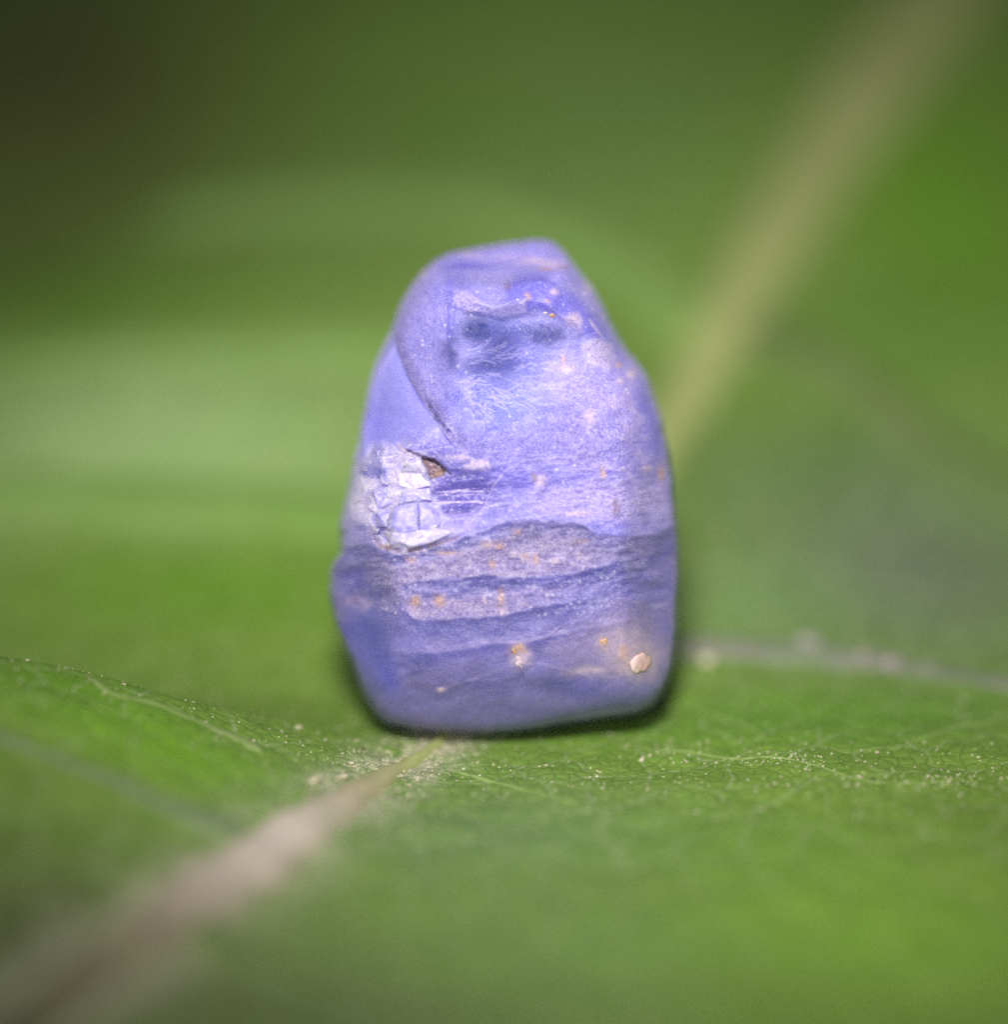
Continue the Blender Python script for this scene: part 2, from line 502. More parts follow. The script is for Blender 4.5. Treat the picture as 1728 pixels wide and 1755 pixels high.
for k, (P, hw, hh, ck) in enumerate(SV):
    n = len(P); tt = np.linspace(0, 1, n)
    W = hw * (1 - 0.45 * tt) * np.clip(np.minimum(tt, 1 - tt) * 12 + 0.15, 0, 1)
    rib("side_vein", P, W, hh * W / hw, vm[ck], -0.01, 10 + k)

# dark soil far below the leaf
s = 400.0
gm = mat_plain("dark_soil", lin(60, 52, 30), lin(80, 72, 40), 0.08, 0.9)
gn = 40
gx, gy = np.meshgrid(np.linspace(-s, s, gn), np.linspace(-120, 2 * s, gn))
gz = -26 + 1.5 * fbm(gx.ravel() * 0.06, gy.ravel() * 0.06, 3, 3)
gi = np.arange(gn * gn).reshape(gn, gn)
gF = np.stack([gi[:-1, :-1], gi[:-1, 1:], gi[1:, 1:], gi[1:, :-1]], -1).reshape(-1, 4)
ground = mesh_np("ground", np.stack([gx.ravel(), gy.ravel(), gz], 1), gF, gm)
ground['kind'] = 'structure'

# ------------------------------------------------------------------ the stone
OUT = [(920, 411), (945, 415), (966, 430), (985, 455), (1003, 478), (1020, 500), (1033, 525), (1050, 560), (1070, 595), (1092, 622), (1110, 648), (1125, 690),
       (1137, 730), (1146, 775), (1152, 810), (1156, 850), (1159, 890), (1163, 930), (1164, 980), (1162, 1030), (1160, 1080), (1156, 1120), (1148, 1160),
       (1135, 1190), (1115, 1213), (1090, 1224), (1040, 1231), (980, 1240), (920, 1250), (870, 1257), (820, 1259), (770, 1256), (720, 1252), (680, 1245),
       (655, 1232), (635, 1208), (618, 1175), (603, 1135), (588, 1100), (573, 1060), (566, 1025), (566, 990), (572, 966), (584, 950), (584, 930), (583, 900),
       (590, 870), (600, 825), (607, 790), (617, 750), (622, 715), (633, 665), (643, 625), (660, 590), (673, 560), (688, 520), (705, 490), (725, 465),
       (745, 448), (775, 433), (820, 424), (870, 416)]
CX, CY = 868.0, 850.0
O = np.array(OUT + OUT[:3], float)
O = spline(O, 6)
ang = np.unwrap(np.arctan2(O[:, 1] - CY, O[:, 0] - CX))
rad = np.hypot(O[:, 0] - CX, O[:, 1] - CY) + 1.6 * fbm(np.arange(len(O)) * 0.45, np.zeros(len(O)), 3, 99)
if ang[-1] < ang[0]: ang, rad = ang[::-1], rad[::-1]
am = np.mod(ang, 2 * math.pi); o_ = np.argsort(am); am, rad = am[o_], rad[o_]


def Rphi(p):
    return np.interp(np.mod(p, 2 * math.pi), am, rad, period=2 * math.pi)


NG = 600
u = np.linspace(-1, 1, NG)
U, Vv = np.meshgrid(u, u)
du = U * np.sqrt(1 - Vv ** 2 / 2); dv = Vv * np.sqrt(1 - U ** 2 / 2)
sr = np.hypot(du, dv); ph = np.arctan2(dv, du)
s1 = 1 - (1 - np.clip(sr, 0, 1)) ** 1.45
R = Rphi(ph)
PX = (CX + s1 * R * np.cos(ph)).ravel(); PY = (CY + s1 * R * np.sin(ph)).ravel()
S = s1.ravel()
x, y = PX, PY


def profile(S, p=2.5):
    return (1 - np.clip(S, 0, 1) ** p) ** (1 / p)


def plane(p, nx_, ny_, d0):
    """depth plane: height d0 at pixel p, falling by nx,ny (mm per 100 px) """
    return d0 + ((x - p[0]) * nx_ + (y - p[1]) * ny_) / 100


def smin(a, b, k):
    h = np.clip(0.5 + 0.5 * (b - a) / k, 0, 1)
    return b * (1 - h) + a * h - k * h * (1 - h)


wx = x + 7 * fbm(x / 60, y / 60, 3, 61); wy = y + 7 * fbm(x / 60, y / 60, 3, 62)
H = 2.5 * profile(S, 3.3)
# big worn faces
H = smin(H, 2.45 + 0 * x, 0.25)
HB = H.copy()
H = smin(H, plane((705, 650), 1.25, -0.15, 1.85) + 4.0 * sstep(700, 960, y), 0.12)          # left face
H = smin(H, plane((770, 560), 0.75, 0.0, 2.22) + 3.0 * sstep(680, 900, y), 0.15)                      # upper left face
H = smin(H, plane((880, 478), 0.15, 2.3, 1.75), 0.10)                       # crown
H = smin(H, plane((1035, 620), -1.25, 0.75, 2.1), 0.2)                      # right shoulder
H = smin(H, plane((1085, 900), -1.6, 0.0, 2.1), 0.25)                       # right face
H = smin(H, plane((665, 1080), 1.5, 0.0, 2.0) + 0.5 * sstep(1040, 880, y), 0.15)                       # lower left face
H = smin(H, plane((850, 1180), 0.05, -1.1, 2.0), 0.3)                      # foot
H = -smin(-H, -HB * 0.62, 0.12)
edge = sstep(1.0, 0.9, S)
f = np.zeros(len(x))
# hollow of the big conchoidal break
f -= 0.42 * blob(wx, wy, 880, 640, 125, 95, 0) * sstep(500, 545, wy)
f += 0.08 * blob(wx, wy, 930, 505, 70, 26, 8)
f -= 0.25 * blob(wx, wy, 805, 850, 70, 35)
f += 0.18 * blob(wx, wy, 720, 900, 60, 40)


def ycurve(pts):
    P = np.array(pts, float)
    Sx = spline(P, 10)
    return np.interp(x, Sx[:, 0], Sx[:, 1])


def lip(pts, A, L, x0, x1, rag=4, seed=0, sharp=3.5):
    """ledge whose lip follows the curve: swells towards the lip and breaks off below it"""
    yk = ycurve(pts) + rag * 2.2 * fbm(x / 38, y / 90, 5, seed, 0.6)
    d = y - yk
    A = A * 0.42 * (0.75 + 0.6 * fbm(x / 70, y / 300, 3, seed + 50)); sharp = sharp * 2.2
    xn = x + 45 * fbm(x / 40, y / 16, 4, seed + 70)
    m = sstep(x0 - 45, x0 + 45, xn) * sstep(x1 + 25, x1 - 25, x)
    return A * np.where(d < 0, np.exp(d / L), np.exp(-d / sharp)) * m, d, m


b0 = [(560, 935), (650, 936), (690, 945), (770, 930), (830, 905), (880, 893), (950, 890), (1000, 905), (1040, 917), (1100, 915), (1140, 903), (1170, 880)]
b1 = [(560, 1010), (640, 1008), (700, 1001), (760, 991), (850, 986), (950, 986), (1050, 966), (1150, 935), (1170, 925)]
b2 = [(560, 1035), (640, 1040), (690, 1046), (720, 1062), (800, 1060), (870, 1052), (930, 1040), (1010, 1026), (1170, 1000)]
b3 = [(560, 1130), (690, 1120), (740, 1118), (880, 1100), (1000, 1078), (1100, 1060), (1170, 1050)]
b4 = [(560, 1215), (700, 1195), (750, 1185), (850, 1150), (900, 1138), (960, 1143), (990, 1156), (1050, 1160), (1100, 1150), (1170, 1120)]
L0, d0, m0 = lip(b0, 0.24, 26, 640, 1170, 4, 1)
L1, d1, m1 = lip(b1, 0.20, 28, 650, 1150, 3, 2)
L2, d2, m2 = lip(b2, 0.18, 22, 680, 1000, 3, 3)
L3, d3, m3 = lip(b3, 0.09, 14, 700, 1110, 3, 4, 8)
L4, d4, m4 = lip(b4, 0.09, 26, 740, 1120, 3, 5, 9)
L5, _, _ = lip([(760, 505), (800, 515), (850, 528), (890, 516), (930, 520), (965, 545), (1010, 560), (1060, 570)], 0.30, 16, 780, 1000, 3, 6)
L6, _, _ = lip([(700, 470), (760, 462), (830, 466), (900, 462), (960, 470), (1030, 500)], 0.16, 22, 740, 990, 3, 7, 6)
f += L0 + L1 + L2 + L3 + L4 + L5 + L6
# flutes running across the waist
fl = np.sin((y + 0.10 * (x - 800) + 8 * fbm(x / 120, y / 120, 3, 41)) / 5.0)
flm = poly_mask(x, y, [(732, 822), (800, 812), (850, 820), (838, 850), (825, 880), (790, 900), (755, 880)], 8)
f += 0.03 * fl * flm
waist = sstep(745, 800, y) * sstep(1075, 985, y)
f += 0.09 * fbm(x / 60, y / 16 + x / 160, 5, 91, 0.6) * waist
f += 0.04 * fbm(x / 34, y / 34, 4, 92, 0.5) * (1 - 0.8 * sstep(0.1, 0.6, blob(x, y, 880, 640, 110, 80)))
fine = 0.018 * fbm(x / 7, y / 7, 3, 93, 0.6) * (0.15 + 0.7 * waist)
f += fine

# ---- colour of the stone
VI = lin(150, 143, 222)
col = np.tile(VI, (len(x), 1)); frost = np.full(len(x), 0.30); gloss = np.zeros(len(x))


def paint(mask, c, wt=1.0):
    global col
    m = np.clip(mask * wt, 0, 1)[:, None]
    col = col * (1 - m) + lin(*c) * m


cl = fbm(wx / 70, wy / 70, 4, 11)
paint(sstep(-0.1, 0.5, cl), (168, 160, 236), 0.6)
paint(sstep(0.0, -0.5, cl), (108, 104, 218), 0.5)
# lower part: greyer and darker blue
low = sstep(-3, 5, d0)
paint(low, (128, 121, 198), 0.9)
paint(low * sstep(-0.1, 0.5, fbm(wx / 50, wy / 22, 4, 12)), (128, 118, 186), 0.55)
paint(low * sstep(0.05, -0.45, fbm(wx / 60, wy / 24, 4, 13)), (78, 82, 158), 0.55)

# left smooth face
left = poly_mask(x, y, [(672, 566), (682, 600), (697, 640), (718, 680), (742, 715), (775, 762), (700, 775), (600, 790), (600, 600), (650, 560)], 1.6)
leftw = left * sstep(1.0, 0.2, blob(x, y, 710, 770, 70, 40))
paint(left, (162, 158, 250), 0.9); frost = frost * (1 - 0.85 * leftw)
paint(left * blob(x, y, 640, 730, 40, 50), (112, 106, 226), 0.5)
# face right of it
ul = poly_mask(wx, wy, [(745, 452), (700, 500), (672, 566), (697, 640), (742, 715), (775, 760), (800, 730), (785, 650), (770, 560), (775, 480)], 8) * (1 - left)
paint(ul, (146, 138, 226), 0.6)
paint(stroke_mask(wx, wy, [(684, 585), (700, 632), (722, 672), (748, 708), (790, 760)], 14, 14, False) * (1 - left), (120, 108, 178), 0.65)
frost = np.maximum(frost, ul * 0.45)
for pts, wdt in (([(728, 684), (745, 710), (760, 730), (782, 756)], 4), ([(736, 700), (752, 722), (770, 742)], 3)):
    mk = stroke_mask(x + 5 * fbm(x / 9, y / 9, 3, 71), y, pts, wdt, 5)
    paint(mk * sstep(-0.3, 0.2, fbm(x / 6, y / 6, 2, 72)), (70, 62, 120), 0.8); f -= 0.06 * mk
f -= 0.10 * left * sstep(0.9, 0.3, 0 * x)
# ridge
rg = stroke_mask(x, y, [(768, 470), (772, 500), (774, 540), (770, 590)], 5, 6)
paint(rg, (104, 98, 216), 0.6); f += 0.03 * rg
# crown
paint(poly_mask(wx, wy, [(740, 446), (850, 410), (950, 405), (1000, 470), (1010, 495), (900, 470), (780, 470)], 8), (140, 132, 234), 0.55)
paint(blob(wx, wy, 800, 457, 42, 7, -3), (86, 80, 216), 0.85)
paint(blob(wx, wy, 850, 447, 50, 6, -4), (150, 138, 232), 0.5)
for q in ((805, 437, 24, 4, 0.5), (920, 450, 32, 8, 0.75), (945, 455, 22, 7, 0.6), (724, 467, 7, 6, 0.7), (868, 440, 30, 6, 0.3), (1008, 487, 9, 14, 0.7)):
    paint(blob(wx, wy, q[0], q[1], q[2], q[3]), (214, 188, 224), q[4])
paint(blob(x, y, 935, 462, 14, 3), (200, 150, 110), 0.6)
for q in ((872, 492, 9, 7), (965, 458, 8, 4)):
    paint(blob(wx, wy, *q), (140, 104, 100), 0.6)
# saturated lobe under the crown
lobe = poly_mask(wx, wy, [(868, 520), (876, 494), (898, 478), (930, 478), (960, 492), (995, 508), (1025, 545), (1050, 600), (1020, 588), (985, 560), (940, 535), (905, 528)], 11)
paint(lobe, (110, 102, 226), 0.75)
f += 0.06 * lobe
paint(stroke_mask(x, y, [(876, 492), (898, 478), (930, 478), (962, 492)], 4, 5), (84, 76, 200), 0.3)
wt1 = poly_mask(wx, wy, [(776, 500), (800, 500), (850, 525), (900, 512), (905, 535), (860, 545), (800, 535), (775, 525)], 5)
paint(wt1, (190, 176, 238), 0.65); frost = np.maximum(frost, wt1 * 0.8); f += 0.05 * wt1
wt2 = poly_mask(wx, wy, [(962, 545), (990, 535), (1003, 550), (995, 570), (972, 562)], 5)
paint(wt2, (198, 182, 232), 0.75); frost = np.maximum(frost, wt2)
calm = np.zeros(len(x))
# windows into the clear inside: deeper blue, glossy
for q, wt_ in (((820, 568, 34, 26, 10), 0.85), ((935, 574, 52, 18, 4), 0.62), ((845, 625, 55, 20, -6), 0.65), ((775, 605, 14, 30, 0), 0.4), ((860, 600, 40, 60, 0), 0.35)):
    mk = blob(x + 14 * fbm(x / 25, y / 18, 3, 81), y + 8 * fbm(x / 25, y / 18, 3, 82), *q)
    paint(mk, (58, 74, 168), wt_ + 0.1); gloss = np.maximum(gloss, mk * 0.5); frost = frost * (1 - 0.8 * np.clip(mk, 0, 1))
    calm = np.maximum(calm, mk)
mk = blob(x, y, 870, 560, 50, 18); paint(mk, (88, 108, 226), 0.45)
# clear heart, its inner glow painted in as blue
glow = blob(wx, wy, 868, 690, 62, 44)
paint(glow, (116, 128, 236), 0.85); frost = frost * (1 - 0.6 * glow); calm = np.maximum(calm, glow * 0.12)
paint(blob(wx, wy, 878, 610, 60, 44), (108, 114, 228), 0.6)
for q in ((785, 680, 14, 12), (790, 640, 10, 8), (845, 735, 30, 10), (830, 745, 14, 8), (912, 645, 16, 6)):
    paint(blob(wx, wy, *q), (84, 92, 216), 0.6)
# right flank
rf = poly_mask(wx, wy, [(940, 620), (1050, 600), (1090, 650), (1110, 760), (1140, 860), (1000, 870), (960, 760)], 25)
paint(rf, (160, 146, 224), 0.6); frost = np.maximum(frost, rf * 0.5)
paint(blob(wx, wy, 1118, 720, 20, 60, -12), (100, 96, 226), 0.75)
paint(blob(wx, wy, 1060, 545, 26, 60, -28), (124, 118, 232), 0.5)
paint(rf * sstep(0.1, 0.5, fbm(wx / 22, wy / 30, 4, 15)), (188, 168, 216), 0.5)
wpatch = poly_mask(wx, wy, [(1000, 590), (1025, 580), (1048, 592), (1052, 612), (1045, 632), (1020, 628), (1004, 612)], 9)
paint(wpatch, (208, 192, 236), 0.85); frost = np.maximum(frost, wpatch); f += 0.05 * wpatch
paint(stroke_mask(x, y, [(1008, 545), (1020, 562), (1034, 580)], 2.5, 3), (206, 190, 240), 0.7)
# fine needled field over the waist
ft = poly_mask(wx, wy, [(700, 750), (780, 740), (900, 735), (1000, 700), (1070, 740), (1100, 800), (1000, 790), (880, 795), (760, 800), (640, 790)], 20)
frost = np.maximum(frost, ft * 0.75)
paint(ft, (134, 122, 222), 0.5)
paint(blob(wx, wy, 890, 820, 55, 28), (106, 92, 216), 0.7)
paint(blob(wx, wy, 1000, 815, 90, 16), (116, 108, 222), 0.5)
pk = poly_mask(wx, wy, [(900, 845), (960, 835), (1080, 820), (1130, 830), (1145, 880), (1040, 905), (960, 878), (910, 868)], 14)
paint(pk, (184, 168, 236), 0.6); frost = np.maximum(frost, pk * 0.6)
# fluted dark violet hollow
paint(flm, (104, 92, 190), 0.85); gloss = np.maximum(gloss, flm * 0.8); frost = frost * (1 - 0.6 * flm)
for yy, a_ in ((842, 0.8), (860, 0.9), (848, 0.5), (881, 0.4)):
    paint(stroke_mask(x, y + 3 * fbm(x / 20, y / 9, 2, int(yy)), [(738, yy + 2), (790, yy), (835, yy)], 1.8, 2.5), (206, 188, 244), a_)
# veins / healed cracks on the waist
for pts, w_, c_, a_ in (([(1000, 782), (930, 785), (895, 790), (865, 808), (845, 835), (830, 868), (800, 905)], 1.1, (186, 170, 228), 0.5),
                        ([(995, 785), (930, 789), (898, 794), (870, 812)], 1.5, (92, 78, 160), 0.5),
                        ([(900, 792), (930, 808), (938, 830), (915, 865)], 1.2, (96, 86, 190), 0.5),
                        ([(835, 868), (870, 862), (890, 870)], 3, (190, 176, 226), 0.6)):
    mk = stroke_mask(x, y, pts, w_, 2.5)
    paint(mk, c_, a_); f += 0.02 * mk
# ledge bands: pale grain, and painted shade in the recesses below the lips
band1 = m0 * sstep(12, 34, d0) * sstep(4, -6, d1) * sstep(1130, 960, x + 0.0 * y)
paint(band1, (168, 152, 204), 0.75); frost = np.maximum(frost, band1)
paint(band1 * sstep(-0.05, 0.4, fbm(x / 16, y / 8, 4, 16)), (206, 190, 226), 0.6)
band1b = sstep(-3, 8, d0) * sstep(60, 30, d0) * sstep(830, 900, x) * sstep(1170, 1080, x)
paint(band1b, (116, 108, 164), 0.5)
paint(m1 * sstep(-2, 4, d1) * sstep(30, 12, d1), (94, 92, 180), 0.7)
band2 = m2 * sstep(-44, -26, d2) * sstep(3, -4, d2) * sstep(980, 860, x)
paint(band2, (160, 144, 204), 0.7); frost = np.maximum(frost, band2 * 0.9)
paint(band2 * sstep(0.0, 0.4, fbm(x / 14, y / 9, 4, 18)), (204, 184, 218), 0.55)
paint(m2 * sstep(-2, 5, d2) * sstep(46, 16, d2), (94, 94, 180), 0.7)
paint(m3 * sstep(-12, -4, d3) * sstep(3, -2, d3), (150, 138, 204), 0.6)
paint(m3 * sstep(0, 4, d3) * sstep(26, 8, d3), (84, 80, 178), 0.5)
paint(m4 * sstep(-5, -1, d4) * sstep(3, 0, d4), (150, 138, 196), 0.5)
# milky corner, lower right
mc = poly_mask(wx, wy, [(930, 1110), (1010, 1075), (1060, 1030), (1120, 1050), (1135, 1110), (1120, 1160), (1040, 1160), (985, 1155), (960, 1135)], 22)
paint(mc, (150, 136, 186), 0.75)
for q in ((1105, 1138, 34, 32), (1085, 1120, 40, 30), (1060, 1095, 26, 20), (1070, 1130, 22, 24), (1035, 1105, 12, 16), (1085, 1080, 14, 10), (1005, 1150, 40, 8)):
    paint(blob(wx, wy, *q) * (0.75 + 0.5 * fbm(x / 14, y / 14, 3, 88)), (214, 190, 198), 0.75)
# the left lower face
ll = poly_mask(wx, wy, [(560, 1075), (600, 1062), (634, 1045), (658, 1085), (672, 1130), (690, 1180), (680, 1260), (560, 1260)], 16)
paint(ll, (104, 106, 204), 0.7); frost = frost * (1 - 0.8 * ll)
paint(blob(x, y, 668, 1165, 14, 40, -15), (80, 82, 196), 0.5)
paint(blob(x, y, 640, 1080, 26, 40, -15), (80, 92, 184), 0.6)
paint(blob(wx, wy, 620, 1000, 36, 30), (82, 84, 182), 0.7)
paint(blob(wx, wy, 602, 1028, 14, 8), (170, 140, 170), 0.6)
paint(blob(wx, wy, 630, 1036, 12, 7), (190, 170, 210), 0.6)
# cloudy foot
ft2 = sstep(1170, 1200, y)
paint(ft2, (132, 124, 204), 0.8); frost = frost * (1 - 0.8 * ft2)
paint(ft2 * sstep(-0.1, 0.5, fbm(x / 60, y / 30, 4, 19)), (150, 142, 220), 0.6)
paint(blob(wx, wy, 1000, 1180, 34, 18), (106, 98, 208), 0.5)
frost = frost * (1 - 0.55 * sstep(1065, 1110, y))
# the broken white corner on the left
wc = poly_mask(wx, wy, [(596, 850), (604, 795), (640, 765), (688, 758), (735, 790), (740, 840), (752, 880), (770, 910), (700, 945), (655, 935), (628, 905), (604, 880)], 15)
wc = wc * sstep(-0.55, 0.15, fbm(x / 26, y / 26, 4, 63) + 1.2 * (wc - 0.35))
wn_ = fbm(x / 18, y / 18, 4, 23)
paint(wc, (180, 174, 248), 0.8)
paint(wc * sstep(0.0, 0.3, wn_), (210, 202, 254), 0.75)
paint(wc * sstep(-0.22, -0.5, wn_), (150, 142, 226), 0.6)
frost = frost * (1 - wc) + wc * 0.25; gloss = np.maximum(gloss, wc * 0.9)
rv = np.random.default_rng(12)
seeds = np.stack([rv.uniform(592, 775, 60), rv.uniform(755, 945, 60)], 1)
bbm = wc > 0.01
ax_, ay_ = x[bbm] + 5 * fbm(x[bbm] / 14, y[bbm] / 14, 2, 24), y[bbm] + 5 * fbm(x[bbm] / 14, y[bbm] / 14, 2, 25)
dd = np.hypot((ax_[:, None] - seeds[None, :, 0]) * rv.uniform(0.7, 1.3, 60)[None], (ay_[:, None] - seeds[None, :, 1]) * rv.uniform(0.7, 1.3, 60)[None])
ci_ = dd.argmin(1)
tx, ty = rv.normal(0, 0.55, 60), rv.normal(0, 0.55, 60)
rel = (ax_ - seeds[ci_, 0]) * tx[ci_] / 100 + (ay_ - seeds[ci_, 1]) * ty[ci_] / 100 + rv.uniform(-0.05, 0.05, 60)[ci_]
f[bbm] += rel * wc[bbm] * 0.5
tone = np.array([lin(226, 216, 253), lin(196, 188, 250), lin(160, 154, 240), lin(214, 196, 236), lin(122, 120, 218), lin(222, 212, 250), lin(180, 172, 248)])
tsel = rv.integers(0, 7, 60)
wgt = (wc[bbm] * 0.6)[:, None]
col[bbm] = col[bbm] * (1 - wgt) + tone[tsel[ci_]] * wgt
ds_ = np.sort(dd, 1)
ed_ = (sstep(2.5, 0.5, ds_[:, 1] - ds_[:, 0]) * wc[bbm] * 0.35)[:, None]
col[bbm] = col[bbm] * (1 - ed_) + lin(250, 240, 252) * ed_
paint(blob(x, y, 657, 812, 9, 13), (96, 104, 206), 0.8)
paint(blob(x, y, 610, 845, 16, 48, 8), (226, 220, 255), 0.85)  # bright edge glow painted into the white corner
paint(blob(wx, wy, 650, 905, 8, 16), (110, 108, 200), 0.5)
# cream strip right of the pit
cs = poly_mask(wx, wy, [(748, 780), (790, 785), (840, 790), (845, 805), (800, 812), (775, 808), (758, 795)], 4)
paint(cs * sstep(-0.3, 0.2, fbm(x / 14, y / 9, 3, 26)), (222, 200, 230), 0.85); frost = np.maximum(frost, cs)
f += 0.06 * cs
# dark crack and brown pit
pit = poly_mask(x, y, [(722, 785), (745, 786), (764, 806), (762, 814), (738, 822), (732, 806)], 2.5)
paint(pit, (128, 90, 78), 0.9); f -= 0.22 * pit
paint(pit * blob(x, y, 752, 812, 10, 6), (196, 160, 120), 0.8)
paint(pit * sstep(-0.1, 0.3, fbm(x / 5, y / 5, 3, 27)), (168, 136, 124), 0.6)
ck = stroke_mask(x, y, [(690, 768), (708, 776), (728, 784), (748, 792), (762, 803), (776, 816)], 2.8, 3)
paint(ck, (104, 80, 88), 0.75); f -= 0.07 * ck
paint(stroke_mask(x, y, [(680, 758), (688, 768), (700, 778), (722, 788)], 2, 3), (224, 196, 206), 0.7)
# brown seam below the white corner
sm_ = stroke_mask(x, y, [(636, 915), (648, 932), (660, 940), (690, 946), (730, 938), (775, 925), (800, 912)], 4, 4)
paint(sm_ * sstep(-0.4, 0.2, fbm(x / 9, y / 9, 3, 28)), (160, 120, 100), 0.6); f -= 0.03 * sm_
# iron stains: x, y, rx, ry, tone
for q in ((892, 1126, 17, 17, 2), (886, 1112, 12, 8, 0), (715, 1033, 10, 9, 0), (752, 1031, 8, 10, 0), (857, 1024, 6, 13, 0), (862, 1046, 5, 8, 2), (828, 1030, 5, 10, 2), (704, 958, 9, 6, 1), (665, 935, 14, 4, 1),
          (842, 965, 5, 8, 0), (835, 930, 11, 5, 1), (855, 935, 8, 6, 0), (886, 910, 6, 6, 1), (900, 956, 8, 7, 1), (918, 960, 5, 10, 0), (878, 952, 7, 6, 2),
          (950, 958, 5, 7, 2), (993, 952, 6, 6, 2), (1055, 870, 8, 14, 3), (1028, 800, 5, 12, 3), (1033, 812, 4, 8, 0), (925, 822, 10, 12, 2), (914, 815, 4, 8, 3),
          (965, 616, 6, 9, 1), (975, 632, 12, 7, 2), (1062, 627, 6, 5, 1), (1085, 642, 8, 10, 2), (1065, 655, 7, 6, 2), (985, 545, 10, 8, 2), (1133, 812, 6, 16, 1),
          (1110, 805, 8, 7, 2), (880, 700 + 10, 4, 4, 9), (1008, 715, 12, 12, 2), (905, 510, 6, 6, 1), (950, 500, 7, 5, 2), (937, 516, 5, 4, 1), (688, 817, 9, 5, 0),
          (1036, 1100, 7, 10, 1), (1068, 1120, 10, 14, 1), (757, 1184, 8, 4, 2), (990, 880, 30, 4, 2), (770, 945, 20, 4, 1), (1000, 930, 14, 5, 3)):
    if q[4] == 9: continue
    c_ = [(214, 164, 110), (200, 160, 140), (222, 196, 214), (136, 108, 112)][q[4]]
    mk = blob(wx + 3 * fbm(x / 5, y / 5, 2, 29), wy + 3 * fbm(x / 5, y / 5, 2, 30), *q[:4])
    paint(mk, c_, 0.85); f += 0.02 * mk

# needle-like feather fractures: thin bright threads in raised relief
rng = np.random.default_rng(7)


def threads(n, region, angf, ln, wdt, c, a, seed):
    global f
    r = np.random.default_rng(seed)
    R_ = np.array(region, float)
    lo, hi = R_.min(0), R_.max(0)
    k = 0
    tot = np.zeros(len(x))
    while k < n:
        p = r.uniform(lo, hi)
        if not inside(np.array([p[0]]), np.array([p[1]]), R_)[0]: continue
        k += 1
        L = ln * r.uniform(0.4, 1.5)
        A = math.radians(angf(p) + r.normal(0, 12))
        bend = r.normal(0, 0.35)
        pts = [p]
        for j in range(5):
            A += bend / 5 + r.normal(0, 0.12)
            pts.append(pts[-1] + np.array([math.cos(A), math.sin(A)]) * L / 5)
        tot = np.maximum(tot, stroke_mask(x, y, pts, wdt * r.uniform(0.5, 1.1), 1.2) * r.uniform(0.45, 1.0))
        if r.random() < 0.5:
            A2 = A + r.choice([-1, 1]) * r.uniform(0.4, 0.8)
            b0_ = pts[2]
            tot = np.maximum(tot, stroke_mask(x, y, [b0_, b0_ + np.array([math.cos(A2), math.sin(A2)]) * L * 0.3], wdt * 0.8, 1.6) * 0.7)
    paint(tot, c, a * 0.85)
    f += 0.003 * tot


threads(34, [(790, 600), (870, 598), (860, 622), (790, 626)], lambda p: -14, 30, 1.5, (190, 184, 250), 0.8, 1)
threads(40, [(860, 605), (1000, 580), (985, 598), (880, 622)], lambda p: -16, 36, 1.3, (176, 168, 248), 0.75, 2)
threads(95, [(785, 640), (1000, 610), (990, 690), (880, 700), (785, 690)], lambda p: 10 - (p[0] - 785) * 0.13, 30, 1.4, (196, 190, 255), 0.75, 3)
threads(34, [(775, 655), (850, 655), (850, 705), (790, 700)], lambda p: 28, 30, 1.5, (200, 192, 250), 0.75, 4)
threads(26, [(880, 545), (935, 545), (935, 562), (880, 560)], lambda p: 38, 16, 1.3, (182, 176, 250), 0.7, 5)
threads(260, [(700, 735), (1000, 690), (1060, 720), (1080, 790), (880, 790), (700, 790)], lambda p: rng.uniform(0, 180), 9, 1.4, (192, 182, 244), 0.6, 6)
threads(80, [(1000, 660), (1060, 640), (1090, 740), (1010, 760)], lambda p: rng.uniform(40, 130), 11, 1.3, (196, 180, 236), 0.55, 7)
threads(90, [(905, 845), (1100, 835), (1120, 875), (960, 870)], lambda p: rng.uniform(-30, 20), 11, 1.4, (222, 206, 250), 0.6, 8)
threads(60, [(660, 940), (1000, 930), (1000, 980), (680, 990)], lambda p: rng.uniform(-20, 20), 10, 1.7, (224, 208, 236), 0.6, 9)
threads(50, [(680, 740), (760, 735), (790, 775), (690, 760)], lambda p: rng.uniform(-60, 30), 10, 1.4, (196, 186, 246), 0.6, 10)
threads(26, [(740, 1100), (1040, 1050), (1060, 1080), (760, 1120)], lambda p: -9, 46, 1.8, (150, 138, 206), 0.4, 11)
threads(18, [(900, 1085), (1060, 1065), (1070, 1110), (920, 1120)], lambda p: -8, 60, 2.2, (158, 142, 196), 0.45, 12)
threads(22, [(660, 1110), (800, 1090), (800, 1170), (700, 1170)], lambda p: 40, 22, 1.8, (136, 126, 204), 0.3, 13)

# patchy frosting: paler and darker crystal at the scale of a millimetre tenth, and a slightly greyer body overall
mot = fbm(wx / 24, wy / 17, 5, 141, 0.65) * (1 - 0.75 * np.clip(calm, 0, 1)) * (1 - 0.7 * left) * (1 - 0.5 * ll) * sstep(1110, 1020, y) * (0.35 + 0.65 * sstep(600, 740, y))
paint(sstep(0.08, 0.55, mot), (202, 190, 238), 0.30)
paint(sstep(-0.08, -0.55, mot), (96, 92, 184), 0.32)
mot2 = np.abs(fbm(wx / 46, wy / 30, 4, 142, 0.6))
paint(sstep(0.05, 0.0, mot2) * (1 - 0.8 * left) * sstep(1110, 1020, y), (190, 180, 238), 0.15)
f += 0.02 * mot
gy_ = (col @ np.array([0.3, 0.5, 0.2]))[:, None]
col = col * 0.86 + gy_ * np.array([1.04, 0.96, 1.25]) * 0.14
paint(poly_mask(wx, wy, [(755, 885), (800, 880), (835, 868), (815, 900), (780, 918), (750, 925)], 7), (190, 178, 240), 0.6)
